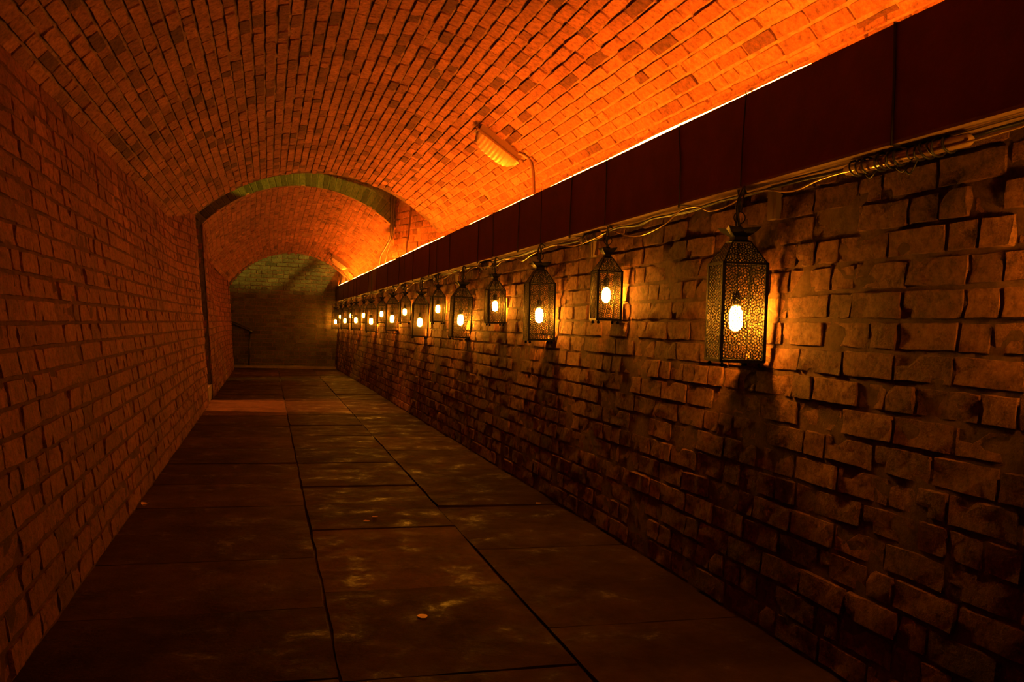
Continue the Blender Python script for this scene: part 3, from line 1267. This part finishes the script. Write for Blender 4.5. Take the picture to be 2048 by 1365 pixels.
# ------------------------------------------------------------------ wrapped cable coils under the lip
coils = [(1.86, 0.50), (4.42, 0.30), (6.72, 0.34), (8.72, 0.3), (10.7, 0.34), (12.8, 0.3), (15.0, 0.34)]
for k, (Y, L) in enumerate(coils):
    x = xb(Y) + 0.045
    z = 1.502 + zd(Y)
    root = tag(empty('cable_coil', (x, Y, z)), ('large' if k == 0 else 'wrapped') + ' dark cable bundle taped under the red board, %s from the camera' % (ORD[k] if k else 'nearest'), 'cable bundle', 'wrapped cable bundles under the board')
    mb = MB()
    mb.tube([(0, 0, -0.004), (0.0, L * 0.02, 0), (0.002, L * 0.3, 0.003), (0, L * 0.6, 0.0), (-0.002, L * 0.98, 0.0), (0, L, 0)], 0.017, 10, radii=[0.009, 0.017, 0.019, 0.018, 0.016, 0.008])
    bun = mb.obj('bundle', M_COIL, root, True)
    for q in range(int(L / 0.028)):
        if rng.random() < 0.15:
            continue
        y = 0.02 + q * 0.027 + rng.normal(0, 0.004)
        if y > L - 0.01:
            break
        mb = MB()
        sk = rng.normal(0.006, 0.006)
        rr = 0.0215 + rng.uniform(0, 0.004)
        mb.tube([(rr * math.cos(a), y + sk * math.sin(a), rr * math.sin(a)) for a in np.linspace(0, 6.283, 13)], 0.0022 + rng.uniform(0, 0.0018), 5)
        mb.obj('wrap', M_WIRE, bun, True)
    for q in range(3):
        mb = MB()
        y = L * rng.uniform(0.1, 0.9)
        mb.tube(catmull([(0, y, 0.0), (-0.012, y + 0.02, -0.030 - 0.012 * q), (0.008, y + 0.07, -0.034), (0.004, y + 0.10, -0.006)], 5), 0.0026, 5)
        mb.obj('loose_loop', M_WIRE, root, True)

# ------------------------------------------------------------------ pale cable drooping under the lip, and the dark one with it
pts = []
bottoms = [(1.5, 1.505), (1.86, 1.492), (2.40, 1.497), (2.62, 1.478), (2.80, 1.505), (2.93, 1.506), (3.05, 1.484), (3.2, 1.480), (3.32, 1.512), (3.47, 1.512), (3.62, 1.47), (3.85, 1.447), (4.05, 1.462), (4.2, 1.497)]
for Y, z in bottoms:
    pts.append((xb(Y) + 0.032, Y, z))
Y = 4.35
k = 0
while Y < 20.0:
    drop = [0.02, 0.05, 0.055, 0.02][k % 4] * (0.7 + 0.6 * rng.random())
    pts.append((xb(Y) + 0.032 + 0.01 * rng.normal(), Y, 1.522 - drop + zd(Y)))
    Y += 0.21 + 0.08 * rng.random()
    k += 1
mb = MB()
mb.tube(catmull(pts, 5), 0.0032, 6)
o = mb.obj('supply_cable', M_CABLE, None, True)
tag(o, 'thin shiny amber cable drooping in swags below the board, lantern to lantern', 'cable')
pts = []
Y = 1.2
while Y < 20.0:
    pts.append((xb(Y) + 0.070 + 0.006 * rng.normal(), Y, 1.522 - 0.014 * rng.random() + zd(Y)))
    Y += 0.2
mb = MB()
mb.tube(catmull(pts, 3), 0.0055, 6)
mb.tube(catmull([(p[0] - 0.018 + 0.004 * rng.normal(), p[1], p[2] - 0.006 * rng.random()) for p in pts], 3), 0.0042, 6)
o = mb.obj('flex_bundle', M_WIRE, None, True)
tag(o, 'run of black flex tucked up against the underside of the red board', 'cable')

# short pieces of trunking fixed to the wall under the board
for (Y, z0, z1, lab) in ((2.845, 1.412, 1.53, 'short vertical plastic trunking on the brick beside the nearest large lantern'),
                         (4.665, 1.402, 1.53, 'short vertical plastic trunking left of the second visible lantern'),
                         (8.15, 1.39, 1.51, 'short vertical plastic trunking above the gap between the large and small mid-row lanterns')):
    mb = MB()
    x = xr(Y) + 0.06 * z0 - 0.016
    mb.box((x, Y - 0.028, z0), (x + 0.03, Y + 0.028, z1 + zd(Y)))
    mb.box((x - 0.004, Y - 0.010, z0 + 0.002), (x + 0.001, Y + 0.004, z1 + zd(Y)))
    o = mb.obj('trunking', M_TRUNK)
    tag(o, lab, 'trunking', 'short trunking pieces under the board')

# ------------------------------------------------------------------ bulkhead lamps on the vault


def bulkhead(P, tang, nrm, L, Wd, lab):
    """tang runs down the vault, nrm points into the tunnel."""
    t = Vector(tang).normalized()
    nn = Vector(nrm).normalized()
    s = nn.cross(t).normalized()
    R = Matrix((t, s, nn)).transposed().to_4x4()
    root = empty('bulkhead_lamp')
    root.matrix_world = Matrix.Translation(P) @ R
    tag(root, lab, 'ceiling lamp')
    mb = MB()
    h = 0.055
    mb.hexa([(-L / 2, -Wd / 2, -0.02), (L / 2, -Wd / 2, -0.02), (L / 2, Wd / 2, -0.02), (-L / 2, Wd / 2, -0.02),
             (-L / 2 + 0.01, -Wd / 2 + 0.008, h), (L / 2 - 0.01, -Wd / 2 + 0.008, h), (L / 2 - 0.01, Wd / 2 - 0.008, h), (-L / 2 + 0.01, Wd / 2 - 0.008, h)])
    hs = mb.obj('housing', M_LBASE, root)
    mb = MB()
    mb.box((-L / 2 - 0.004, -Wd / 2 - 0.004, h - 0.004), (L / 2 + 0.004, Wd / 2 + 0.004, h + 0.008))
    mb.obj('rim', M_LBASE, hs)
    # ribbed dome lens
    vs, fs = [], []
    nu, nv = 44, 12
    for i in range(nu + 1):
        a = -1 + 2 * i / nu
        prof = (1 - abs(a) ** 3.2) ** 0.5
        rib = 1 + (0.05 if i % 4 < 2 else 0.0) * (1 if abs(a) < 0.85 else 0)
        for j in range(nv + 1):
            b = math.pi * j / nv
            vs.append((a * (L / 2 - 0.012), -math.cos(b) * (Wd / 2 - 0.010) * (0.55 + 0.45 * prof) * rib, h + 0.006 + 0.088 * math.sin(b) ** 0.8 * prof * rib))
    for i in range(nu):
        for j in range(nv):
            fs.append((i * (nv + 1) + j, (i + 1) * (nv + 1) + j, (i + 1) * (nv + 1) + j + 1, i * (nv + 1) + j + 1))
    mb = MB()
    mb.add(vs, fs)
    o = mb.obj('ribbed_lens', M_LENS, root, True)
    o['label'] = 'milky ribbed glass lens'
    mb = MB()
    mb.tube([(L / 2 - 0.02, 0, 0.015), (L / 2 + 0.03, 0, 0.015)], 0.017, 10)
    mb.obj('gland', M_LBASE, hs, True)
    return root


aL = math.asin((1.70 - V1[0]) / V1[2])
PL = (1.70, 6.78, circ(1.70, *V1))
bulkhead(PL, (math.cos(aL), 0, -math.sin(aL)), (-math.sin(aL), 0, -math.cos(aL)), 0.40, 0.15, 'unlit ribbed bulkhead lamp on the near vault above the red board')
c, ap, R, hw = sect(18.2)
a2 = math.asin((1.36 - c) / R)
P2 = (1.36, 18.2, ap - R + R * math.cos(a2))
bulkhead(P2, (math.cos(a2), 0, -math.sin(a2)), (-math.sin(a2), 0, -math.cos(a2)), 0.40, 0.15, 'small-looking unlit bulkhead lamp low on the far vault')


def pipe(name, pts, r, mat, lab, cat='conduit', group=None, sub=6):
    mb = MB()
    mb.tube(catmull(pts, sub), r, 8)
    o = mb.obj(name, mat, None, True)
    tag(o, lab, cat, group)
    return o



pipe('conduit', [(1.80, 6.62, 2.335), (1.845, 6.61, 2.318), (1.885, 6.60, 2.285), (1.912, 6.60, 2.22), (1.922, 6.60, 2.13), (1.926, 6.60, 2.0), (1.928, 6.60, 1.73)], 0.012, M_PIPE,
     'bent conduit running from the near bulkhead lamp down behind the red board')
pipe('conduit', [(1.52, 18.35, 2.05), (1.60, 18.35, 1.98), (1.635, 18.35, 1.92), (1.645, 18.35, 1.78), (1.645, 18.35, 1.70)], 0.014, M_PIPE,
     'bent conduit under the far bulkhead lamp')
pipe('conduit', [(1.612, 12.5, 3.0), (1.608, 12.5, 2.6), (1.610, 12.52, 2.24), (1.60, 12.9, 2.12), (1.575, 13.30, 2.02), (1.570, 13.40, 1.92), (1.570, 13.42, 1.80)], 0.017, M_DPIPE,
     'dark cable hanging at the corner where the far vault begins, nearer the arch')
pipe('conduit', [(1.632, 12.45, 3.0), (1.628, 12.45, 2.55), (1.622, 12.46, 2.20), (1.600, 12.75, 2.04), (1.585, 12.95, 1.80)], 0.011, M_DPIPE,
     'thinner dark cable beside the one at the start of the far vault')
pipe('conduit', [(1.795, 11.9, 2.70), (1.775, 11.9, 2.38), (1.752, 11.86, 2.16), (1.728, 11.84, 2.02), (1.745, 11.80, 1.72)], 0.012, M_PIPE,
     'slim conduit on the side wall of the gap between the vaults', sub=5)
pipe('conduit', [(1.50, 19.8, 2.10), (1.47, 19.75, 1.98), (1.43, 19.7, 1.86), (1.42, 19.7, 1.72)], 0.013, M_PIPE,
     'curved conduit at the very end of the rope light')

# ------------------------------------------------------------------ litter on the flags


def leaf(P, size, rz, lab, cat='leaf', mat=M_LEAF, curl=0.25, name='dead_leaf'):
    vs, fs = [], []
    n, m = 7, 3
    for i in range(n):
        t = i / (n - 1)
        wd = math.sin(math.pi * min(1, t * 1.02)) ** 0.7 * (0.36 + 0.06 * rng.normal())
        for j in range(m):
            b = j - 1
            vs.append(((t - 0.5) * size, b * wd * size, (abs(b) * wd * curl + (t - 0.5) ** 2 * curl) * size))
    k = len(vs)
    vs += [(x, y, z + 0.0012) for x, y, z in vs]
    for i in range(n - 1):
        for j in range(m - 1):
            q = (i * m + j, (i + 1) * m + j, (i + 1) * m + j + 1, i * m + j + 1)
            fs.append(tuple(reversed(q)))
            fs.append(tuple(a + k for a in q))
    mb = MB()
    mb.add(vs, fs)
    o = mb.obj(name, mat)
    o.location = P
    o.rotation_euler = (0, 0, rz)
    tag(o, lab, cat)


leaf((-0.60, 5.02, 0.012), 0.05, 1.2, 'curled pale leaf at the foot of the left wall, nearest the camera', curl=0.9)
leaf((-0.52, 17.26, 0.012), 0.12, 0.3, 'pale scrap of leaf by the left wall near the far end')
leaf((-0.56, 9.78, 0.012), 0.06, 0.8, 'small leaf at the corner of the painted light patch on the flagstones by the left wall')
leaf((0.553, 4.625, 0.008), 0.032, 0.1, 'tiny pale scrap on the middle flagstones, the right one of two')
leaf((0.500, 4.525, 0.008), 0.036, -0.2, 'tiny pale scrap on the middle flagstones, the left one of two')
leaf((1.50, 4.86, 0.01), 0.04, 0.6, 'small leaf on the flagstones by the foot of the lantern wall')
mb = MB()
vs = [(0.5 * 0.034 * math.cos(a) * (1 + 0.12 * math.sin(3 * a)), 0.5 * 0.042 * math.sin(a), 0.0) for a in np.linspace(0, 6.283, 17)[:-1]]
mb.add(vs + [(x, y, 0.002) for x, y, z in vs], [tuple(range(16, 32))] + [(k, (k + 1) % 16, 16 + (k + 1) % 16, 16 + k) for k in range(16)])
o = mb.obj('gum_spot', M_GUM)
o.location = (0.535, 3.037, 0.002)
tag(o, 'flat pale round spot of gum trodden onto the near middle flagstone', 'gum')

# unseen bars, added over the far opening to slant shade across the end wall
rl = tag(empty('unseen_shade_bars', (0, YE - 0.05, 3.2)), 'unseen iron bars added above the end arch to cast slanting shade', 'shade caster')
mb = MB()
mb.tube([(-2.4, 0, 0.9), (3.2, 0, 0.9)], 0.03, 8)
mb.obj('shade_top_bar', M_RAIL, rl)
for x, w_ in ((-0.9, 0.05), (0.5, 0.11), (1.5, 0.06), (2.4, 0.05)):
    mb = MB()
    mb.hexa([(x - w_, -0.03, 0.0), (x + w_, -0.03, 0.0), (x + w_, 0.03, 0.0), (x - w_, 0.03, 0.0), (x + 1.0 - w_, -0.03, 0.92), (x + 1.0 + w_, -0.03, 0.92), (x + 1.0 + w_, 0.03, 0.92), (x + 1.0 - w_, 0.03, 0.92)])
    mb.obj('shade_bar', M_RAIL, rl)
